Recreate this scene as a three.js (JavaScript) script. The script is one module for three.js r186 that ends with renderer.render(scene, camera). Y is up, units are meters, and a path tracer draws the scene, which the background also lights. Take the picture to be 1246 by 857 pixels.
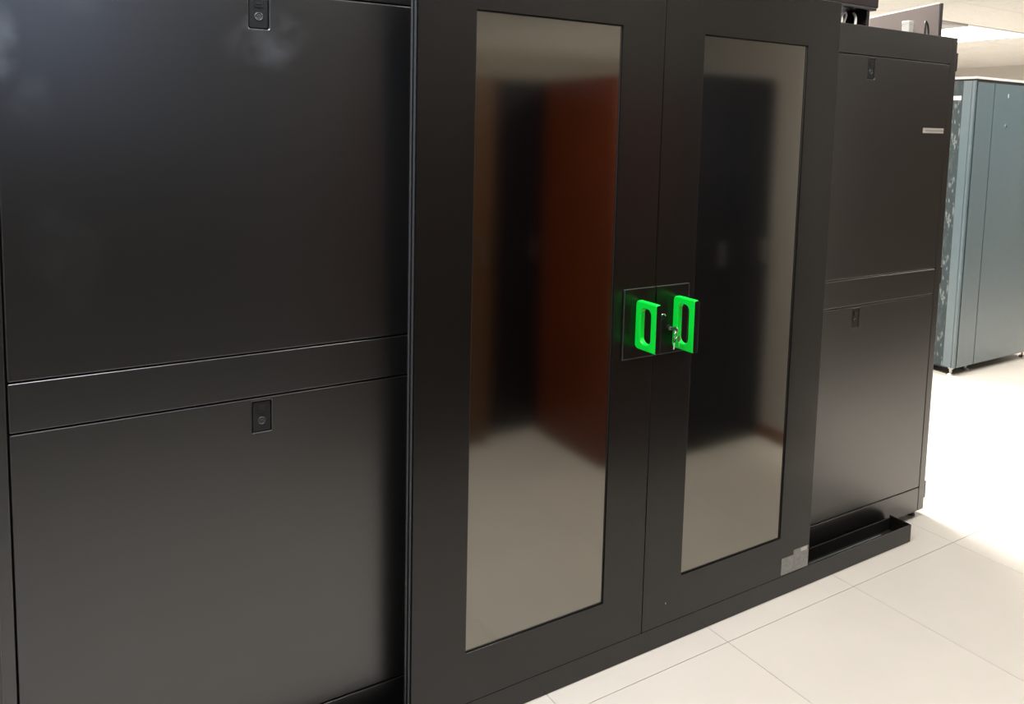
import * as THREE from 'three';
import { RoundedBoxGeometry } from 'three/addons/geometries/RoundedBoxGeometry.js';
import { mergeGeometries } from 'three/addons/utils/BufferGeometryUtils.js';
import { RectAreaLightUniformsLib } from 'three/addons/lights/RectAreaLightUniformsLib.js';

// ---------------------------------------------------------------- camera, exposure
const scene = new THREE.Scene();
scene.background = new THREE.Color(0x000000);
RectAreaLightUniformsLib.init();
const FOCAL = 986.65, PX = 626.56, PY = 251.73;                 // pixels of the 1246 x 857 frame
const fullH = 2 * (857 - PY), fullW = 2 * PX;
const camera = new THREE.PerspectiveCamera(2 * Math.atan(fullH / 2 / FOCAL) * 180 / Math.PI, fullW / fullH, 0.05, 60);
camera.position.set(-0.9352, 1.5257, 1.6832);
camera.rotation.set(-0.0973, -0.5575, 0.023, 'YXZ');
camera.setViewOffset(fullW, fullH, 0, fullH / 2 - PY, 1246, 857);
scene.add(camera);
const renderer = new THREE.WebGLRenderer({ antialias: true });
renderer.toneMapping = THREE.LinearToneMapping;
renderer.toneMappingExposure = 1.0;
renderer.shadowMap.enabled = true;

// ---------------------------------------------------------------- ceiling troffers, the one before the teal cabinet added: [x0, x1, z0, z1, radiance, colour]
const CEIL = 2.5;
const WARM = 0xfffaf4, COOL = 0xbcd4ff;
const TROFFERS = [
  { x0: 1.9, x1: 2.5, z0: -1.7, z1: -0.5, power: 90, tint: WARM, label: 'white ceiling light panel straight above the right black rack' },
  { x0: 1.9, x1: 2.5, z0: -4.1, z1: -2.9, power: 50, tint: WARM, label: 'white ceiling light panel behind the black racks, left of the teal cabinet' },
  { x0: 4.3, x1: 4.9, z0: -0.5, z1: 0.7, power: 32, tint: WARM, label: 'added unseen ceiling light panel before the front of the teal cabinet' },  // added out of view to brighten the front of the teal cabinet
  { x0: 6.1, x1: 7.3, z0: -3.5, z1: -2.3, power: 60, tint: WARM, label: 'large bright square ceiling light panel in view above the teal cabinet' },
  { x0: 0.1, x1: 1.3, z0: 0.1, z1: 0.7, power: 23, tint: WARM, label: 'white ceiling light panel above the floor before the sliding doors' },
  { x0: -1.7, x1: -0.5, z0: 0.1, z1: 0.7, power: 25, tint: 0xf2f6ff, label: 'cool white ceiling light panel before the left black rack' },
  { x0: -1.1, x1: -0.5, z0: 4.3, z1: 5.5, power: 24, tint: COOL, label: 'white ceiling light panel behind the wooden cupboards' },
];

// ---------------------------------------------------------------- helpers
let seed = 20251;
const rnd = () => { seed = (seed * 1664525 + 1013904223) >>> 0; return seed / 4294967296; };
const used = new Map();
function numbered(name) { const n = used.get(name) ?? 0; used.set(name, n + 1); return n ? `${name}_${String(n).padStart(3, '0')}` : name; }
function metreUV(g) {                                              // uv in metres, by the way each face points
  if (g.index) g = g.toNonIndexed();
  const p = g.attributes.position, uv = new Float32Array(p.count * 2);
  const a = new THREE.Vector3(), b = new THREE.Vector3(), c = new THREE.Vector3(), n = new THREE.Vector3();
  for (let i = 0; i < p.count; i += 3) {
    a.fromBufferAttribute(p, i); b.fromBufferAttribute(p, i + 1); c.fromBufferAttribute(p, i + 2);
    n.copy(b).sub(a).cross(c.clone().sub(a));
    const ax = Math.abs(n.x), ay = Math.abs(n.y), az = Math.abs(n.z);
    [a, b, c].forEach((v, k) => {
      const [u, w] = az >= ax && az >= ay ? [v.x, v.y] : ax >= ay ? [v.z, v.y] : [v.x, v.z];
      uv[(i + k) * 2] = u; uv[(i + k) * 2 + 1] = w;
    });
  }
  g.setAttribute('uv', new THREE.BufferAttribute(uv, 2));
  return g;
}
function obj(name, geos, mat, parent, label) {
  const list = (Array.isArray(geos) ? geos : [geos]).map(metreUV);
  const m = new THREE.Mesh(list.length > 1 ? mergeGeometries(list.map((g) => { for (const k of Object.keys(g.attributes)) if (!['position', 'normal', 'uv'].includes(k)) g.deleteAttribute(k); return g; })) : list[0], mat);
  m.name = parent ? name : numbered(name);
  m.castShadow = m.receiveShadow = true;
  if (label) m.userData.label = label;
  (parent ?? scene).add(m);
  return m;
}
function thing(name, label, category, group, [x, y, z] = [0, 0, 0]) {
  const o = new THREE.Group(); o.name = numbered(name); o.position.set(x, y, z);
  o.userData = { label, category }; if (group) o.userData.group = group;
  scene.add(o); return o;
}
function structure(o, label, category) { o.userData = { ...o.userData, kind: 'structure', label, category }; return o; }
const box = (x0, x1, y0, y1, z0, z1, r = 0.002, s = 2) => {
  const w = x1 - x0, h = y1 - y0, d = z1 - z0, q = Math.min(r, w / 2.01, h / 2.01, d / 2.01);
  const g = q > 0 ? new RoundedBoxGeometry(w, h, d, s, q) : new THREE.BoxGeometry(w, h, d);
  return g.translate((x0 + x1) / 2, (y0 + y1) / 2, (z0 + z1) / 2);
};
const cyl = (r0, r1, h, seg = 24) => new THREE.CylinderGeometry(r0, r1, h, seg);
const cylZ = (x, y, z0, z1, r, r2 = r, seg = 28) => cyl(r2, r, z1 - z0, seg).rotateX(Math.PI / 2).translate(x, y, (z0 + z1) / 2);
const cylY = (x, z, y0, y1, r, r2 = r, seg = 20) => cyl(r2, r, y1 - y0, seg).translate(x, (y0 + y1) / 2, z);
const tube = (pts, r, seg = 40, closed = false) => new THREE.TubeGeometry(new THREE.CatmullRomCurve3(pts.map((p) => new THREE.Vector3(...p)), closed), seg, r, 10, closed);
function roundRect(S, x0, x1, y0, y1, r) {
  S.moveTo(x0 + r, y0); S.lineTo(x1 - r, y0); S.absarc(x1 - r, y0 + r, r, -Math.PI / 2, 0, false);
  S.lineTo(x1, y1 - r); S.absarc(x1 - r, y1 - r, r, 0, Math.PI / 2, false);
  S.lineTo(x0 + r, y1); S.absarc(x0 + r, y1 - r, r, Math.PI / 2, Math.PI, false);
  S.lineTo(x0, y0 + r); S.absarc(x0 + r, y0 + r, r, Math.PI, Math.PI * 1.5, false); return S;
}
function plate(x0, x1, y0, y1, z0, z1, { holes = [], r = 0.002, bevel = 0.002, holeR = 0.002, seg = 2 } = {}) {   // a sheet with holes, its edges chamfered
  const S = roundRect(new THREE.Shape(), x0, x1, y0, y1, r);
  for (const [a, b, c, d] of holes) S.holes.push(roundRect(new THREE.Path(), a, b, c, d, holeR));
  const g = new THREE.ExtrudeGeometry(S, { depth: z1 - z0 - 2 * bevel, bevelEnabled: bevel > 0, bevelSize: bevel, bevelOffset: -bevel, bevelThickness: bevel, bevelSegments: seg, curveSegments: 8 });
  return g.translate(0, 0, z0 + bevel);
}

// ---------------------------------------------------------------- textures (tileable value noise)
function lattice(n, sd) { const t = new Float32Array(n * n); let s = sd >>> 0; for (let i = 0; i < n * n; i++) { s = (s * 1664525 + 1013904223) >>> 0; t[i] = s / 4294967296; } return t; }
function noise(n, sd) {
  const t = lattice(n, sd), sm = (x) => x * x * (3 - 2 * x);
  return (u, v) => {
    const x = ((u * n) % n + n) % n, y = ((v * n) % n + n) % n, i = Math.floor(x), j = Math.floor(y), a = sm(x - i), b = sm(y - j), i1 = (i + 1) % n, j1 = (j + 1) % n;
    return (t[j * n + i] * (1 - a) + t[j * n + i1] * a) * (1 - b) + (t[j1 * n + i] * (1 - a) + t[j1 * n + i1] * a) * b;
  };
}
const fbm = (base, sd, oct = 5) => { const f = Array.from({ length: oct }, (_, k) => noise(base << k, sd + k * 77)); return (u, v) => f.reduce((s, q, k) => s + q(u, v) * 0.5 ** (k + 1), 0) / (1 - 0.5 ** oct); };
function texture(n, fn, { srgb = false, repeat = 1, m = n, wrap = true } = {}) {
  const d = new Uint8Array(n * m * 4);
  for (let j = 0; j < m; j++) for (let i = 0; i < n; i++) {
    const c = fn(i / n, j / m), k = (j * n + i) * 4, [r, g, b] = Array.isArray(c) ? c : [c, c, c];
    d[k] = Math.max(0, Math.min(255, r * 255)); d[k + 1] = Math.max(0, Math.min(255, g * 255)); d[k + 2] = Math.max(0, Math.min(255, b * 255)); d[k + 3] = 255;
  }
  const t = new THREE.DataTexture(d, n, m); t.magFilter = THREE.LinearFilter; t.minFilter = THREE.LinearMipmapLinearFilter; t.generateMipmaps = true;
  t.wrapS = t.wrapT = wrap ? THREE.RepeatWrapping : THREE.ClampToEdgeWrapping;
  if (Array.isArray(repeat)) t.repeat.set(...repeat); else t.repeat.set(repeat, repeat);
  if (srgb) t.colorSpace = THREE.SRGBColorSpace; t.needsUpdate = true; return t;
}
const toS = (l) => (l <= 0.0031308 ? 12.92 * l : 1.055 * l ** (1 / 2.4) - 0.055);
const tint = (c, k) => c.map((v) => toS(v * k));
const grainN = fbm(64, 11, 3), peel = texture(512, (u, v) => grainN(u, v), { repeat: 5 });

// ---------------------------------------------------------------- materials
const rgb = (r, g, b) => new THREE.Color().setRGB(r, g, b);
const phys = (c, roughness, o = {}) => new THREE.MeshPhysicalMaterial({ color: c, roughness, ...o });
const M = {};
M.coat = phys(rgb(0.006, 0.0062, 0.006), 0.31, { ior: 1.95, bumpMap: peel, bumpScale: 0.000025 });     // black powder coat
M.doorCoat = phys(rgb(0.006, 0.0057, 0.005), 0.27, { ior: 1.5, bumpMap: peel, bumpScale: 0.000025 });
M.inner = phys(rgb(0.006, 0.006, 0.006), 0.7);
M.rubber = phys(rgb(0.009, 0.009, 0.009), 0.6);
M.plastic = phys(rgb(0.012, 0.013, 0.013), 0.32);
M.rim = phys(rgb(0.05, 0.05, 0.05), 0.35);  // grey that paints the edge highlight of the handle plates
M.gloss = phys(rgb(0.004, 0.004, 0.004), 0.3, { ior: 1.5 });
M.glass = phys(rgb(0.25, 0.24, 0.212), 0.1, { metalness: 1 });                              // dark mirror-coated safety glass
M.green = phys(rgb(0.003, 0.78, 0.05), 0.3, { ior: 1.45 });
M.chrome = phys(rgb(0.72, 0.72, 0.70), 0.18, { metalness: 1 });
M.steel = phys(rgb(0.55, 0.55, 0.53), 0.35, { metalness: 1 });
M.seal = phys(rgb(0.05, 0.052, 0.055), 0.25, { ior: 1.6 });
const tealN = fbm(16, 301, 4), tealMap = texture(256, (u, v) => tint([0.050, 0.090, 0.108], 0.92 + 0.16 * tealN(u, v)), { srgb: true, repeat: 1.5 });
M.teal = phys(0xffffff, 0.36, { map: tealMap, ior: 2.2, bumpMap: peel, bumpScale: 0.00004 });
M.tealDark = phys(rgb(0.012, 0.02, 0.022), 0.5);
M.capGrey = phys(rgb(0.5, 0.5, 0.5), 0.4);
M.white = phys(rgb(0.78, 0.78, 0.76), 0.45);
M.maroon = phys(rgb(0.016, 0.009, 0.010), 0.5);
M.trayGrey = phys(rgb(0.20, 0.17, 0.16), 0.5);
M.cable = phys(rgb(0.01, 0.01, 0.01), 0.5);
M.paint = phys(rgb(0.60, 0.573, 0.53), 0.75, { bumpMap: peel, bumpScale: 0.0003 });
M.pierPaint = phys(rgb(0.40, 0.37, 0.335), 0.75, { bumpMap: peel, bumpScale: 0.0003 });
M.skirt = phys(rgb(0.16, 0.065, 0.03), 0.5);
const stoneN = fbm(8, 501, 6), tileMaps = [0, 1, 2].map((k) => texture(256, (u, v) => tint([0.66, 0.622, 0.56], 0.965 + 0.07 * stoneN(u + k * 0.31, v + k * 0.17) + (k - 1) * 0.008), { srgb: true, repeat: 0.8 }));
M.tiles = tileMaps.map((map) => phys(0xffffff, 0.3, { map, ior: 1.5 }));
M.grout = phys(rgb(0.30, 0.275, 0.24), 0.9);
const speck = fbm(32, 71, 4), ceilMap = texture(512, (u, v) => { const s = speck(u, v); return tint([0.74, 0.722, 0.695], s < 0.3 ? 0.9 : 0.98 + 0.04 * s); }, { srgb: true, repeat: 1.67 });
M.ceiling = phys(0xffffff, 0.85, { map: ceilMap });
M.tbar = phys(rgb(0.5, 0.47, 0.43), 0.6);
const woodN = fbm(4, 809, 6), woodMap = (c, d) => texture(256, (u, v) => {
  const g = woodN(u * 1 + 0.12 * woodN(u, v * 0.5), v * 0.25), ring = 0.5 + 0.5 * Math.sin((u * 9 + g * 3.2) * 6.283), k = 0.72 + 0.35 * g + 0.14 * ring;
  return tint(c, k * d);
}, { srgb: true, repeat: 1.6 });
M.wood = phys(0xffffff, 0.45, { map: woodMap([0.085, 0.036, 0.013], 1) });
M.woodRed = phys(0xffffff, 0.45, { map: woodMap([0.13, 0.024, 0.005], 1) });
M.woodDark = phys(0xffffff, 0.5, { map: woodMap([0.035, 0.022, 0.013], 1) });
M.navy = phys(rgb(0.004, 0.005, 0.010), 0.55, { specularIntensity: 0.4 });
const stickN = fbm(16, 41, 5), stickMap = texture(128, (u, v) => tint([0.30, 0.30, 0.29], 0.7 + 0.6 * stickN(u, v)), { srgb: true, repeat: 9 });
M.sticker = phys(0xffffff, 0.4, { map: stickMap });
M.stickerBright = phys(rgb(0.62, 0.62, 0.60), 0.4);

// ---------------------------------------------------------------- floor: loose tiles on a screed, 0.6 m
const RX0 = 0.252 - 0.6 * 6, RX1 = 0.252 + 0.6 * 17, RZ0 = 0.0843 - 0.6 * 11, RZ1 = 0.0843 + 0.6 * 12;
const floor = structure(obj('floor', box(RX0 - 0.2, RX1 + 0.2, -0.16, -0.011, RZ0 - 0.2, RZ1 + 0.2, 0), M.grout), 'pale beige polished floor tiles with thin grey joints', 'floor');
{
  const shape = metreUV(box(-0.2992, 0.2992, -0.011, 0, -0.2992, 0.2992, 0.0008, 1)), rest = [];
  let k = 0;
  for (let i = 0; i < 23; i++) for (let j = 0; j < 23; j++) {
    const x = RX0 + 0.6 * (i + 0.5), z = RZ0 + 0.6 * (j + 0.5);
    const mat = M.tiles[Math.floor(rnd() * 3)];
    if (x > -1.2 && x < 7.2 && z > -2.9 && z < 2.8) {
      const t = new THREE.Mesh(shape, mat); t.name = k ? `tile_${String(k).padStart(3, '0')}` : 'tile'; k++;
      t.position.set(x, 0, z); t.castShadow = t.receiveShadow = true; floor.add(t);
    } else rest.push(shape.clone().translate(x, 0, z));
  }
  const r = new THREE.Mesh(mergeGeometries(rest), M.tiles[1]); r.name = 'outlying_tiles'; r.userData.kind = 'stuff'; r.castShadow = r.receiveShadow = true; floor.add(r);
}

// ---------------------------------------------------------------- ceiling: mineral panels in a grid, with room left for the fittings
const VENT = { x0: 5.5, x1: 6.1, z0: -2.9, z1: -2.3 };
const ceiling = structure(obj('ceiling', box(RX0 - 0.2, RX1 + 0.2, CEIL + 0.085, CEIL + 0.2, RZ0 - 0.2, RZ1 + 0.2, 0), M.tbar), 'pale suspended ceiling of square panels', 'ceiling');
{
  const shape = metreUV(box(-0.297, 0.297, 0, 0.014, -0.297, 0.297, 0.002, 1)), rest = [], bars = [];
  let k = 0;
  const near = (v, o) => { const a = []; for (let q = o - 0.6 * 40; q < 12; q += 0.6) a.push(q); return a; };
  const xs = near(0, 6.1 + 0.3).filter((x) => x > RX0 - 0.3 && x < RX1 + 0.3), zs = near(0, -2.3 + 0.3).filter((z) => z > RZ0 - 0.3 && z < RZ1 + 0.3);
  const inside = (f, x, z) => x > f.x0 && x < f.x1 && z > f.z0 && z < f.z1;
  for (const x of xs) for (const z of zs) {
    if ([...TROFFERS, VENT].some((f) => inside(f, x, z))) continue;
    if (x > 3.1 && z > -6.2 && z < 0.2) {
      const t = new THREE.Mesh(shape, M.ceiling); t.name = k ? `ceiling_panel_${String(k).padStart(3, '0')}` : 'ceiling_panel'; k++;
      t.position.set(x, CEIL, z); t.castShadow = t.receiveShadow = true; ceiling.add(t);
    } else rest.push(shape.clone().translate(x, CEIL, z));
  }
  for (const x of xs) bars.push(box(x - 0.3 - 0.005, x - 0.3 + 0.005, CEIL + 0.001, CEIL + 0.03, RZ0, RZ1, 0));
  for (const z of zs) bars.push(box(RX0, RX1, CEIL + 0.0015, CEIL + 0.029, z - 0.3 - 0.005, z - 0.3 + 0.005, 0));
  const r = new THREE.Mesh(mergeGeometries(rest), M.ceiling); r.name = 'outlying_panels'; r.userData.kind = 'stuff'; r.castShadow = r.receiveShadow = true; ceiling.add(r);
  obj('grid_bars', bars, M.tbar, ceiling);
}

// ---------------------------------------------------------------- walls
const H = CEIL + 0.1;
structure(obj('wall_left', box(RX0 - 0.2, RX0, 0, H, RZ0, RZ1, 0), M.paint), 'plain beige wall left of the black rack', 'wall');
structure(obj('wall_right', box(RX1, RX1 + 0.2, 0, H, RZ0, RZ1, 0), M.paint), 'plain beige wall at the far right beyond the teal cabinet', 'wall');
structure(obj('wall_back', box(RX0 - 0.2, RX1 + 0.2, 0, H, RZ0 - 0.2, RZ0, 0), M.paint), 'plain beige wall far behind the black racks', 'wall');
structure(obj('wall_front', box(RX0 - 0.2, RX1 + 0.2, 0, H, RZ1, RZ1 + 0.2, 0), M.paint), 'plain beige wall opposite the sliding doors', 'wall');
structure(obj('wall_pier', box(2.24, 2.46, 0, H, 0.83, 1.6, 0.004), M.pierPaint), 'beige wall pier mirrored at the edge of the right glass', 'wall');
structure(obj('wall_partition', box(2.24, RX1, 0, H, 1.6, 1.72, 0), M.paint), 'beige partition wall behind the pier and the long dark cupboard', 'wall');
structure(obj('baseboard_pier', [box(2.228, 2.472, 0.001, 0.07, 0.818, 0.8299, 0.002), box(2.228, 2.2399, 0.001, 0.07, 0.8299, 1.6, 0.002)], M.skirt), 'low brown baseboard round the beige pier', 'baseboard');

// ---------------------------------------------------------------- ceiling lights and vent
for (const f of TROFFERS) {
  const cx = (f.x0 + f.x1) / 2, cz = (f.z0 + f.z1) / 2, w = f.x1 - f.x0, d = f.z1 - f.z0;
  const t = thing('ceiling_light', f.label, 'ceiling light', 'ceiling light panels', [cx, CEIL, cz]);
  const rim = 0.03, fr = [box(-w / 2, w / 2, -0.006, 0.05, -d / 2, -d / 2 + rim), box(-w / 2, w / 2, -0.006, 0.05, d / 2 - rim, d / 2), box(-w / 2, -w / 2 + rim, -0.006, 0.05, -d / 2 + rim, d / 2 - rim), box(w / 2 - rim, w / 2, -0.006, 0.05, -d / 2 + rim, d / 2 - rim)];
  obj('frame', fr, M.white, t);
  obj('housing', box(-w / 2, w / 2, 0.05, 0.08, -d / 2, d / 2), M.white, t);
  obj('diffuser', box(-w / 2 + rim, w / 2 - rim, 0.012, 0.02, -d / 2 + rim, d / 2 - rim, 0), new THREE.MeshStandardMaterial({ color: 0xffffff, roughness: 0.6, emissive: f.tint, emissiveIntensity: 1.6 }), t);
  const L = new THREE.RectAreaLight(f.tint, f.power, w - 2 * rim, d - 2 * rim);
  L.position.set(cx, CEIL + 0.008, cz); L.lookAt(cx, 0, cz); L.castShadow = true; scene.add(L);
}
{
  const t = thing('ceiling_vent', 'grey slatted ceiling vent beside the bright square light panel', 'vent', null, [(VENT.x0 + VENT.x1) / 2, CEIL, (VENT.z0 + VENT.z1) / 2]);
  obj('frame', plate(-0.3, 0.3, -0.3, 0.3, -0.004, 0.02, { holes: [[-0.26, 0.26, -0.26, 0.26]] }).rotateX(Math.PI / 2), M.capGrey, t);
  for (let k = 0; k < 9; k++) obj('slat', box(-0.26, 0.26, -0.003, 0.003, -0.022, 0.022, 0.001).rotateX(0.6).translate(0, 0.004, -0.24 + k * 0.06), M.capGrey, t);
  obj('backing', box(-0.3, 0.3, 0.03, 0.06, -0.3, 0.3, 0), M.inner, t);
}

for (const [x, z, label] of [[4.9, 4.9, 'added unseen round ceiling lamp behind the partition wall, nearer the racks'], [4.9, 6.4, 'added unseen round ceiling lamp behind the partition wall, by the far wall']]) {  // added unseen lamps that bounce light onto the ceiling the glass mirrors
  const t = thing('added_downlight', label, 'ceiling light', 'added lamps behind the partition', [x, CEIL, z]);
  obj('rim', new THREE.TorusGeometry(0.085, 0.012, 10, 40).rotateX(Math.PI / 2), M.white, t);
  obj('lamp', cylY(0, 0, -0.004, 0.006, 0.08), new THREE.MeshStandardMaterial({ color: 0xffffff, emissive: WARM, emissiveIntensity: 1 }), t);
  const L = new THREE.SpotLight(WARM, 48, 0, 0.8, 0.4, 2); L.position.set(x, CEIL - 0.02, z); L.target.position.set(x, 0, z); L.shadow.radius = 3; L.castShadow = true; scene.add(L, L.target);
}

// ---------------------------------------------------------------- server racks: side walls of two half panels with latches
const ZR = -0.101;
function latch(cx, y0, y1, parent) {                                // recessed slide latch with a key lock, in a hole of the panel
  const h = y1 - y0;
  const base = obj('latch', plate(cx - 0.0195, cx + 0.0195, y0 + 0.0015, y1 - 0.0015, ZR - 0.012, ZR - 0.0025, { r: 0.003, bevel: 0.001 }), M.plastic, parent, 'black slide latch with key lock');
  obj('slide', [plate(cx - 0.0085, cx + 0.0085, y1 - 0.027, y1 - 0.009, ZR - 0.004, ZR - 0.0005, { r: 0.002, bevel: 0.001 }), box(cx - 0.006, cx + 0.006, y1 - 0.0205, y1 - 0.0185, ZR - 0.001, ZR + 0.0008, 0.0006)], M.plastic, base);
  obj('lock_ring', new THREE.TorusGeometry(0.0078, 0.0014, 8, 28).translate(cx, y0 + h * 0.36, ZR - 0.002), M.seal, base);
  obj('lock_core', cylZ(cx, y0 + h * 0.36, ZR - 0.004, ZR - 0.0012, 0.0055), M.seal, base);
  obj('keyhole', box(cx - 0.0035, cx + 0.0035, y0 + h * 0.36 - 0.0009, y0 + h * 0.36 + 0.0009, ZR - 0.002, ZR - 0.0008, 0.0003), M.inner, base);
}
const YT = 1.904, YB = 0.03;
function rack({ x0, x1, s0, s1, label, smudges, doorSide }) {
  const t = thing('server_rack', label, 'server rack', 'black server racks beside the sliding doors', [0, 0, 0]);
  const cx = (s0 + s1) / 2, gap = 0.0014, z0 = ZR - 0.02, lt = [[0.8345, 0.9055], [1.7235, 1.7945]];
  obj('body', box(x0 + 0.006, x1 - 0.006, YB + 0.006, YT - 0.004, -0.7, ZR - 0.021, 0.004), M.inner, t);
  obj('post', box(x0, s0 - gap, YB, YT, z0, ZR, 0.003), M.coat, t);
  obj('post', box(s1 + gap, x1, YB, YT, z0, ZR, 0.003), M.coat, t);
  obj('top_rail', box(s0 + gap, s1 - gap, 1.8044 + gap, YT, z0, ZR, 0.0025), M.coat, t);
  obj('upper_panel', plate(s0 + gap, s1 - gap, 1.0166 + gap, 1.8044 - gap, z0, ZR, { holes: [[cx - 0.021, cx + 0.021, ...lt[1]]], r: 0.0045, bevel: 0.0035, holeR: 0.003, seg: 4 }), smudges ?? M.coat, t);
  obj('middle_rail', box(s0 + gap, s1 - gap, 0.9152 + gap, 1.0166 - gap, z0, ZR, 0.0035, 4), M.coat, t);
  obj('lower_panel', plate(s0 + gap, s1 - gap, 0.1297 + gap, 0.9152 - gap, z0, ZR, { holes: [[cx - 0.021, cx + 0.021, ...lt[0]]], r: 0.0045, bevel: 0.0035, holeR: 0.003, seg: 4 }), M.coat, t);
  obj('bottom_rail', box(s0 + gap, s1 - gap, YB, 0.1297 - gap, z0, ZR, 0.0025), M.coat, t);
  obj('roof', box(x0, x1, YT - 0.02, YT, -0.7, z0, 0.004), M.coat, t);
  for (const [a, b] of lt) latch(cx, a, b, t);
  // cabinet door on the aisle's outer side, with hinges
  const dx = doorSide > 0 ? x1 : x0, d0 = doorSide > 0 ? dx - 0.004 : dx - 0.02, d1 = doorSide > 0 ? dx + 0.02 : dx + 0.004;
  const door = obj('rack_door', box(doorSide > 0 ? dx - 0.005 : dx - 0.018, doorSide > 0 ? dx + 0.018 : dx + 0.005, 0.075, YT - 0.03, -0.69, ZR - 0.024, 0.004), M.coat, t);
  for (const y of [0.07, 0.95, 1.78]) obj('hinge', box(d0, d1, y, y + 0.07, ZR - 0.0235, ZR - 0.006, 0.003), M.seal, door);
  for (const fx of [x0 + 0.045, x1 - 0.03]) for (const fz of [-0.135, -0.66]) {
    const f = obj('foot', [cylY(fx, fz, 0.0005, 0.012, 0.018, 0.015), cylY(fx, fz, 0.012, 0.04, 0.006)], M.plastic, t);
    f.castShadow = true;
  }
  return t;
}
// dust and hand smudges on the left rack's upper panel: pale powder with ragged outlines, with a bluish reflection painted in at the left edge
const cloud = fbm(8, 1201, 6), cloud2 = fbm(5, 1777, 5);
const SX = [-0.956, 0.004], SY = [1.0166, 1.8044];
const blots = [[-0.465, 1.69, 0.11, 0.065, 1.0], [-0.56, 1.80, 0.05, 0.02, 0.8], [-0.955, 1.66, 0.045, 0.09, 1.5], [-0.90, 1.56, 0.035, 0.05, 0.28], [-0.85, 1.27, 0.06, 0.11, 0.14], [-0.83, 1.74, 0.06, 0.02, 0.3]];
const smudgeSheenAt = (x, y) => {
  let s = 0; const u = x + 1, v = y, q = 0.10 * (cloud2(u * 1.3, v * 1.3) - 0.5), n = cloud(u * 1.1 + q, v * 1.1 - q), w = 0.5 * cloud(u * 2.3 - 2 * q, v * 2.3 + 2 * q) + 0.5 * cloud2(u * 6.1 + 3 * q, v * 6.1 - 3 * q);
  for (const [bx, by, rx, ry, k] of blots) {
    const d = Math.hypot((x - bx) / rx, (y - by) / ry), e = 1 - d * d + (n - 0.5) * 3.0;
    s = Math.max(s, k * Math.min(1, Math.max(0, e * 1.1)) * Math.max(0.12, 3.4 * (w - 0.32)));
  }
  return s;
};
const smudgeSheenMap = texture(1024, (u, v) => { const s = smudgeSheenAt(SX[0] + u * (SX[1] - SX[0]), SY[0] + v * (SY[1] - SY[0])), b = 0.006; return [toS(b + 0.026 * s), toS(b + 0.028 * s), toS(b + 0.0305 * s)]; }, { srgb: true, wrap: false });
smudgeSheenMap.repeat.set(1 / (SX[1] - SX[0]), 1 / (SY[1] - SY[0])); smudgeSheenMap.offset.set(-SX[0] / (SX[1] - SX[0]), -SY[0] / (SY[1] - SY[0]));
M.smudged = phys(0xffffff, 0.31, { map: smudgeSheenMap, ior: 1.95, bumpMap: peel, bumpScale: 0.000025 });

rack({ x0: -0.982, x1: 0.03, s0: -0.9562, s1: 0.0042, smudges: M.smudged, doorSide: -1, label: 'large black rack left of the sliding doors, with smudged upper side panel and a bluish sheen painted at its edge' });
const right = rack({ x0: 1.13, x1: 2.155, s0: 1.1557, s1: 2.1153, doorSide: 1, label: 'black rack right of the sliding doors, with a white strip label' });
{ // white strip label with a line of small grey print
  const cv = document.createElement('canvas'); cv.width = 256; cv.height = 32; const c = cv.getContext('2d');
  c.fillStyle = '#c9c5bd'; c.fillRect(0, 0, 256, 32); c.fillStyle = '#8d8880'; c.fillRect(20, 13, 200, 7); c.fillStyle = '#c9c5bd'; for (let i = 26; i < 220; i += 17) c.fillRect(i, 12, 4, 9);
  const tx = new THREE.CanvasTexture(cv); tx.colorSpace = THREE.SRGBColorSpace; tx.repeat.set(1 / 0.158, 1 / 0.019); tx.offset.set(-1.967 / 0.158, -1.541 / 0.019);
  obj('strip_label', box(1.967, 2.1, 1.541, 1.56, ZR, ZR + 0.0012, 0), phys(0xffffff, 0.5, { map: tx }), right, 'white strip label with small grey print');
}

// ---------------------------------------------------------------- sliding doors
const DT = 1.942, DB = 0.0687, TH = 0.036;
function leaf({ x0, x1, w0, w1, label, outer }) {
  const t = thing('sliding_door', label, 'door', 'pair of glazed sliding doors');
  const frame = obj('door_frame', plate(x0, x1, DB, DT, -TH, 0, { holes: [[w0, w1, 0.2035, 1.7981]], r: 0.003, bevel: 0.0008, holeR: 0.003 }), M.doorCoat, t);
  obj('glass_pane', box(w0 + 0.002, w1 - 0.002, 0.2055, 1.7961, -0.012, -0.006, 0.0008, 1), M.glass, t, 'dark mirroring glass pane');
  obj('glazing_seal', plate(w0, w1, 0.2035, 1.7981, -0.016, -0.0045, { holes: [[w0 + 0.003, w1 - 0.003, 0.2065, 1.7951]], r: 0.001, bevel: 0.0008, holeR: 0.001 }), M.rubber, t);
  for (const z of [-0.0115, -0.0305]) obj('edge_strip', outer < 0 ? box(x0 - 0.004, x0 - 0.0002, DB + 0.01, DT - 0.004, z - 0.0045, z + 0.0045, 0.0018) : box(x1 + 0.0002, x1 + 0.003, DB + 0.01, DT - 0.004, z - 0.0045, z + 0.0045, 0.0014), M.seal, frame);
  return t;
}
const GL = 0.5816;
const leafL = leaf({ x0: -0.1504, x1: GL - 0.0015, w0: -0.0018, w1: 0.4358, outer: -1, label: 'wide black sliding door with mirroring glass, next to the left rack' });
const leafR = leaf({ x0: GL + 0.0015, x1: 1.3178, w0: 0.7299, w1: 1.1696, outer: 1, label: 'black sliding door with mirroring glass and silver sticker, next to the right rack' });
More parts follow.
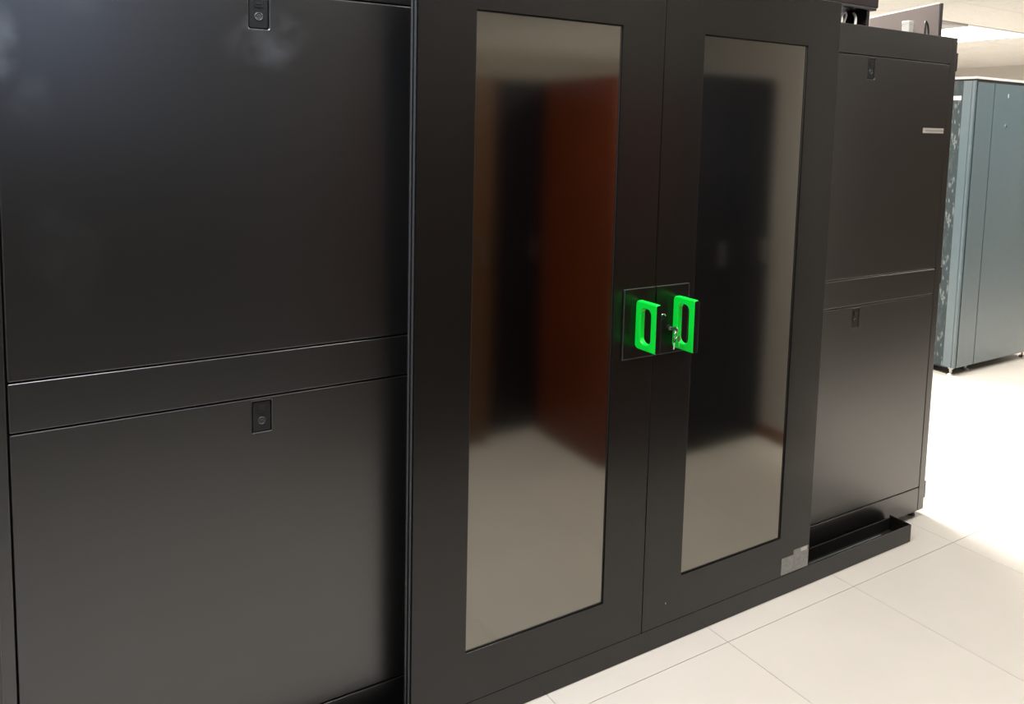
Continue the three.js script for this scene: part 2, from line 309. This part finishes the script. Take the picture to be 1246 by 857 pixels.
function pull(t, px0, px1, x, y0, y1, tip, label) {                 // black mounting plate and a green fin handle with a long slot
  const pl = obj('handle_plate', plate(px0, px1, 0.898, 1.094, 0.0003, 0.0045, { r: 0.006, bevel: 0.0012 }), M.gloss, t, 'glossy black mounting plate');
  const o0 = x < GL ? px0 : px1 - 0.0016;                            // edge highlight built as a grey rim round the three outer sides
  obj('plate_glint_rim', [box(px0, px1, 1.0926, 1.0944, 0.0004, 0.0054, 0.0006), box(px0, px1, 0.8976, 0.8994, 0.0004, 0.0054, 0.0006), box(o0, o0 + 0.0016, 0.8994, 1.0926, 0.0004, 0.0054, 0.0006)], M.rim, pl, 'thin grey rim painted as the bright edge of the plate');
  const S = new THREE.Shape(), r = 0.013, h = y1 - y0;              // outline in (z, y); extruded along x
  S.moveTo(r, 0); S.lineTo(tip - 0.004, 0); S.absarc(tip - 0.004, 0.004, 0.004, -Math.PI / 2, 0, false); S.lineTo(tip, h - 0.004); S.absarc(tip - 0.004, h - 0.004, 0.004, 0, Math.PI / 2, false);
  S.lineTo(r, h); S.absarc(r, h - r, r, Math.PI / 2, Math.PI, false); S.lineTo(0, r); S.absarc(r, r, r, Math.PI, Math.PI * 1.5, false);
  S.holes.push(roundRect(new THREE.Path(), 0.0215, tip - 0.0215, 0.0185, h - 0.0185, 0.0165));
  const th = 0.0165, g = new THREE.ExtrudeGeometry(S, { depth: th - 0.006, bevelEnabled: true, bevelSize: 0.003, bevelOffset: -0.003, bevelThickness: 0.003, bevelSegments: 3, curveSegments: 10 });
  g.rotateY(-Math.PI / 2).translate(x + th - 0.003, y0, 0.0046);    // shape x -> world z, extrusion -> -x
  const hd = obj('handle', g, M.green, t, label);
  obj('end_cap', plate(x + 0.0004, x + th - 0.0004, y0 + 0.001, y1 - 0.001, tip + 0.0047, tip + 0.0075, { r: 0.005, bevel: 0.001 }), M.gloss, hd, 'glossy black end cap');
  return pl;
}
pull(leafL, 0.468, GL - 0.0025, 0.5095, 0.9295, 1.064, 0.084, 'bright green slotted pull handle');
pull(leafR, GL + 0.0025, 0.7065, 0.6475, 0.9155, 1.064, 0.084, 'bright green slotted pull handle');
{
  const lock = obj('lock', [cylZ(0.607, 1.006, 0.0046, 0.010, 0.009, 0.0085)], M.plastic, leafR, 'black round lock with a bright rim');
  obj('lock_rim', new THREE.TorusGeometry(0.0088, 0.0016, 8, 28, Math.PI * 0.8).rotateZ(0.3).translate(0.607, 1.006, 0.0102), M.chrome, lock);
  const l2 = obj('lock', [cylZ(0.632, 0.972, 0.0046, 0.013, 0.0095, 0.009)], M.plastic, leafR);
  obj('lock_core', cylZ(0.632, 0.972, 0.013, 0.0138, 0.006), M.steel, l2);
  obj('sticker', box(1.181, 1.314, 0.0735, 0.131, 0.0003, 0.0009, 0), M.sticker, leafR, 'mottled silver sticker near the floor');
  obj('sticker', box(1.238, 1.312, 0.1315, 0.147, 0.0003, 0.0009, 0), M.sticker, leafR, 'small pale strip above the silver sticker');
  obj('sticker', box(1.275, 1.306, 0.133, 0.145, 0.0010, 0.0014, 0), M.stickerBright, leafR, 'bright white end of the pale strip');
  obj('rivet', new THREE.SphereGeometry(0.0022, 12, 8).scale(1, 1, 0.5).translate(0.672, 0.1325, 0.0003), M.steel, leafR);
}
{ // keys: one in the lock, a split ring and two keys that hang from it
  const t = thing('key_bunch', 'small bunch of keys hanging from the lock between the green handles', 'keys', null, [0.632, 0.972, 0.0138]);
  const key = obj('key', [box(-0.001, 0.001, -0.004, 0.004, 0.0005, 0.012, 0.0006), plate(-0.010, 0.010, -0.0085, 0.0085, 0, 0.0022, { r: 0.008, bevel: 0.0006, holes: [[-0.003, 0.003, -0.006, -0.001]] }).rotateY(Math.PI / 2).translate(-0.0011, 0, 0.021)], M.steel, t);
  obj('ring', new THREE.TorusGeometry(0.0115, 0.0011, 8, 36).rotateY(0.5).translate(0.002, -0.0155, 0.021), M.chrome, t);
  for (const [dx, tilt] of [[-0.003, -0.12], [0.012, 0.2]]) {
    const g = [plate(-0.0075, 0.0075, -0.017, 0.0, -0.001, 0.001, { r: 0.006, bevel: 0.0005 })], b = [box(-0.0028, 0.0028, -0.036, -0.0165, -0.0009, 0.0009, 0.0005), box(0.0025, 0.0048, -0.034, -0.029, -0.0009, 0.0009, 0.0004), box(0.0025, 0.0040, -0.026, -0.022, -0.0009, 0.0009, 0.0004)];
    for (const q of [...g, ...b]) q.rotateZ(tilt).rotateY(0.4).translate(dx, -0.0185, 0.0225);
    const k = obj('key', g, M.plastic, t, 'black-headed key'); obj('blade', b, M.white, k);
  }
}

// ---------------------------------------------------------------- floor track under the doors: a shallow black trough that runs on past the right door
{
  const t = thing('door_track', 'low black floor track under the sliding doors, reaching past the right rack', 'door track');
  const x0 = -0.75, x1 = 1.9113;
  obj('front_wall', box(x0, x1, 0.0005, 0.068, -0.006, 0, 0.0015), M.doorCoat, t);
  obj('trough', box(x0, x1, 0.0005, 0.010, -0.088, -0.006, 0.001), M.inner, t);
  obj('back_wall', box(x0, x1, 0.0005, 0.055, -0.094, -0.088, 0.001), M.inner, t);
  obj('end_plate', box(x1 - 0.004, x1 + 0.0005, 0.0005, 0.068, -0.088, -0.0062, 0.001), M.doorCoat, t);
  obj('guide_rail', box(x0, x1 - 0.12, 0.010, 0.042, -0.050, -0.038, 0.004), M.plastic, t);
}

// ---------------------------------------------------------------- on top of the right rack
{
  const b = thing('header_beam', 'dark maroon beam over the door track, resting on the right rack', 'beam', null, [0, 0, 0]);
  obj('beam', box(-0.62, 1.752, 1.985, 2.17, -0.34, -0.17, 0.004), M.maroon, b);
  obj('lip', box(-0.62, 1.735, 1.974, 1.985, -0.19, -0.165, 0.003), M.seal, b);
  for (const x of [-0.6, 1.728]) obj('post', box(x, x + 0.018, YT, 1.985, -0.30, -0.2, 0.002), M.maroon, b);
  obj('back_plate', box(1.15, 1.727, YT, 1.9845, -0.335, -0.32, 0.002), M.maroon, b);
  const a = obj('gap_light_tube', tube([[1.592, YT + 0.0045, -0.215], [1.594, 1.935, -0.21], [1.606, 1.962, -0.205], [1.624, 1.955, -0.21], [1.628, 1.93, -0.22], [1.63, YT + 0.0045, -0.225]], 0.0045), M.white);  // white tubes stand for bright gaps open to the lit ceiling
  a.userData = { label: 'white looped tube standing for a bright gap under the maroon beam', category: 'cable' };
  const c = obj('gap_light_tube', tube([[1.662, YT + 0.0045, -0.2], [1.666, 1.93, -0.2], [1.668, 1.952, -0.203], [1.672, 1.966, -0.215]], 0.0045), M.white);
  c.userData = { label: 'short white tube standing for a bright gap beside the looped one', category: 'cable' };
  // side plate: a thin upright sheet that runs back over the rack, lower at its far end
  const S = new THREE.Shape(); S.moveTo(0, 0); S.lineTo(0.004, 0.130); S.lineTo(0.30, 0.104); S.lineTo(0.30, 0.0); S.lineTo(0, 0);
  const g = new THREE.ExtrudeGeometry(S, { depth: 0.010, bevelEnabled: true, bevelSize: 0.001, bevelThickness: 0.001, bevelOffset: -0.001, bevelSegments: 1 }).rotateY(Math.PI / 2);
  const p = thing('tray_plate', 'upright grey sheet-metal plate on top of the right rack', 'tray plate', null, [2.096, YT, -0.145]);
  obj('sheet', g, M.trayGrey, p); obj('edge_trim', [box(-0.0005, 0.0125, 0.001, 0.131, 0.0004, 0.004, 0.001)], M.cable, p, 'black edge trim');
  obj('top_trim', box(-0.0005, 0.0125, -0.002, 0.003, -0.298, 0, 0.001).rotateX(-Math.atan(0.026 / 0.296)).translate(0, 0.1315, -0.003).applyMatrix4(new THREE.Matrix4()), M.white, p, 'pale top edge');
  const j = thing('junction_box', 'small white box on the right rack beside the upright plate', 'box', null, [2.036, YT, -0.22]);
  obj('case', box(-0.015, 0.015, 0, 0.064, -0.03, 0, 0.003), M.white, j); obj('lid', box(-0.016, 0.016, 0.054, 0.067, -0.031, 0.001, 0.003), M.white, j);
  const k = obj('black_cable', tube([[2.054, YT + 0.004, -0.175], [2.054, 1.948, -0.175], [2.060, 1.966, -0.178], [2.072, 1.962, -0.18], [2.082, 1.942, -0.18], [2.085, YT + 0.004, -0.178]], 0.0035), M.cable);
  k.userData = { label: 'thin black cable arched beside the small white box', category: 'cable' };
  const tr = obj('cable_channel', [plate(1.80, 2.0, YT, YT + 0.052, -0.46, -0.40, { r: 0.004, bevel: 0.001 })], M.white);
  tr.userData = { label: 'white cable channel lying on the right rack behind its edge', category: 'cable channel' };
}

// ---------------------------------------------------------------- teal cabinet
{
  const X = 4.14, Z = -1.116, W = 1.0, D = 0.8, T = 1.907;
  const t = thing('steel_cabinet', 'teal grey steel cabinet on levelling feet beyond the right black rack', 'cabinet', null, [X, 0, Z]);
  obj('body', box(0.006, W - 0.006, 0.058, T - 0.03, -D + 0.006, -0.012, 0.003), M.tealDark, t);
  obj('corner_post', box(0, 0.018, 0.056, T - 0.026, -0.02, 0, 0.003), M.teal, t);
  obj('frame_strip', box(0.030, 0.222, 0.056, T - 0.034, -0.02, 0, 0.003), M.teal, t);
  const d = obj('front_panel', box(0.229, W - 0.02, 0.056, T - 0.034, -0.02, 0, 0.003), M.teal, t);
  obj('lock', [cylZ(0.39, 1.606, 0, 0.004, 0.017, 0.0155)], M.teal, d); obj('keyhole', cylZ(0.386, 1.606, 0.004, 0.0055, 0.0065), M.inner, d);
  obj('catch', box(0.383, 0.391, 1.787, 1.813, 0, 0.003, 0.001), M.capGrey, d);
  obj('corner_post', box(W - 0.014, W, 0.056, T - 0.026, -0.02, 0, 0.003), M.teal, t);
  obj('side_panel', box(0, 0.02, 0.056, T - 0.026, -0.075, -0.021, 0.002), M.teal, t);
  const wornN = fbm(16, 2203, 5), wornM = texture(512, (u, v) => {   // rubbed paint: ragged pale scratches along dark enamel
    const k = Math.max(0, Math.min(1, (wornN(u * 3, v) - 0.56) * 8)) * (wornN(v * 0.25, 0.3) > 0.46 ? 1 : 0.2); return tint([0.020 + 0.12 * k, 0.034 + 0.125 * k, 0.038 + 0.12 * k], 1);
  }, { srgb: true, repeat: 2 });
  const w = obj('worn_panel', box(0.001, 0.02, 0.056, T - 0.026, -0.20, -0.0755, 0.001), phys(0xffffff, 0.45, { map: wornM }), t, 'dark scuffed upright strip with rubbed paint');
  obj('side_panel', box(0, 0.02, 0.056, T - 0.026, -D, -0.2005, 0.002), M.teal, t);
  obj('tag', box(-0.0008, 0.0008, 1.762, 1.788, -0.135, -0.083, 0), M.white, w, 'small white tag');
  obj('cap', box(-0.004, W + 0.004, T - 0.016, T, -D, 0.004, 0.003), M.capGrey, t, 'pale grey top cap');
  obj('cap_shade_strip', box(0.008, W - 0.008, T - 0.034, T - 0.015, -D + 0.01, -0.008, 0), M.inner, t);  // near-black strip puts the shade of the gap under the cap into colour
  obj('plinth', box(0.04, W - 0.04, 0.035, 0.058, -D + 0.04, -0.05, 0.002), M.tealDark, t);
  for (const [fx, fz] of [[0.045, -0.045], [0.26, -0.07], [W - 0.05, -0.05], [0.05, -D + 0.05], [W - 0.05, -D + 0.05]])
    obj('foot', [cylY(fx, fz, 0.0005, 0.010, 0.024, 0.018), cylY(fx, fz, 0.010, 0.037, 0.009), cylY(fx, fz, 0.037, 0.060, 0.016)], M.steel, t);
}

// ---------------------------------------------------------------- furniture of the room, seen mirrored in the door glass
function cupboard(name, label, category, x0, x1, z0, z1, h, mat, doors, face) {
  const t = thing(name, label, category, null, [x0, 0, z0]), w = x1 - x0, d = z1 - z0;
  obj('carcass', box(0, w, 0.0005, h, 0.02, d, 0.004), mat, t);
  const n = doors, dw = w / n;
  for (let k = 0; k < n; k++) {
    const p = obj('door', box(k * dw + 0.003, (k + 1) * dw - 0.003, 0.05, h - 0.02, 0, 0.0195, 0.003), mat, t);
    obj('handle', box(k * dw + dw * 0.82, k * dw + dw * 0.82 + 0.012, h * 0.5, h * 0.5 + 0.12, -0.022, -0.0005, 0.004), M.steel, p);
  }
  return t;
}
cupboard('wooden_cupboard', 'brown wooden cupboard mirrored at the left of the left glass', 'cupboard', 0.25, 0.98, 1.56, 2.02, 1.76, M.wood, 2);
cupboard('tall_cupboard', 'reddish brown wooden cupboard mirrored at the right of the left glass', 'cupboard', 1.28, 1.62, 1.045, 1.60, 1.76, M.woodRed, 1);
cupboard('metal_locker', 'dark navy metal locker mirrored in the right glass', 'locker', 1.64, 2.22, 1.0, 1.56, 1.79, M.navy, 2);
cupboard('long_cupboard', 'long dark wooden cupboard behind the camera, facing the left black rack', 'cupboard', -2.3, 0.2, 2.35, 2.8, 1.95, M.woodDark, 5);
cupboard('wall_cupboard', 'long dark wooden cupboard across from the right black rack', 'cupboard', 2.48, 6.98, 1.15, 1.59, 2.3, M.woodDark, 9);
cupboard('dark_cupboard', 'blackish brown cupboard between the two wooden ones in the mirrored view', 'cupboard', 0.985, 1.6, 1.63, 2.02, 1.76, M.navy, 2);

renderer.render(scene, camera);
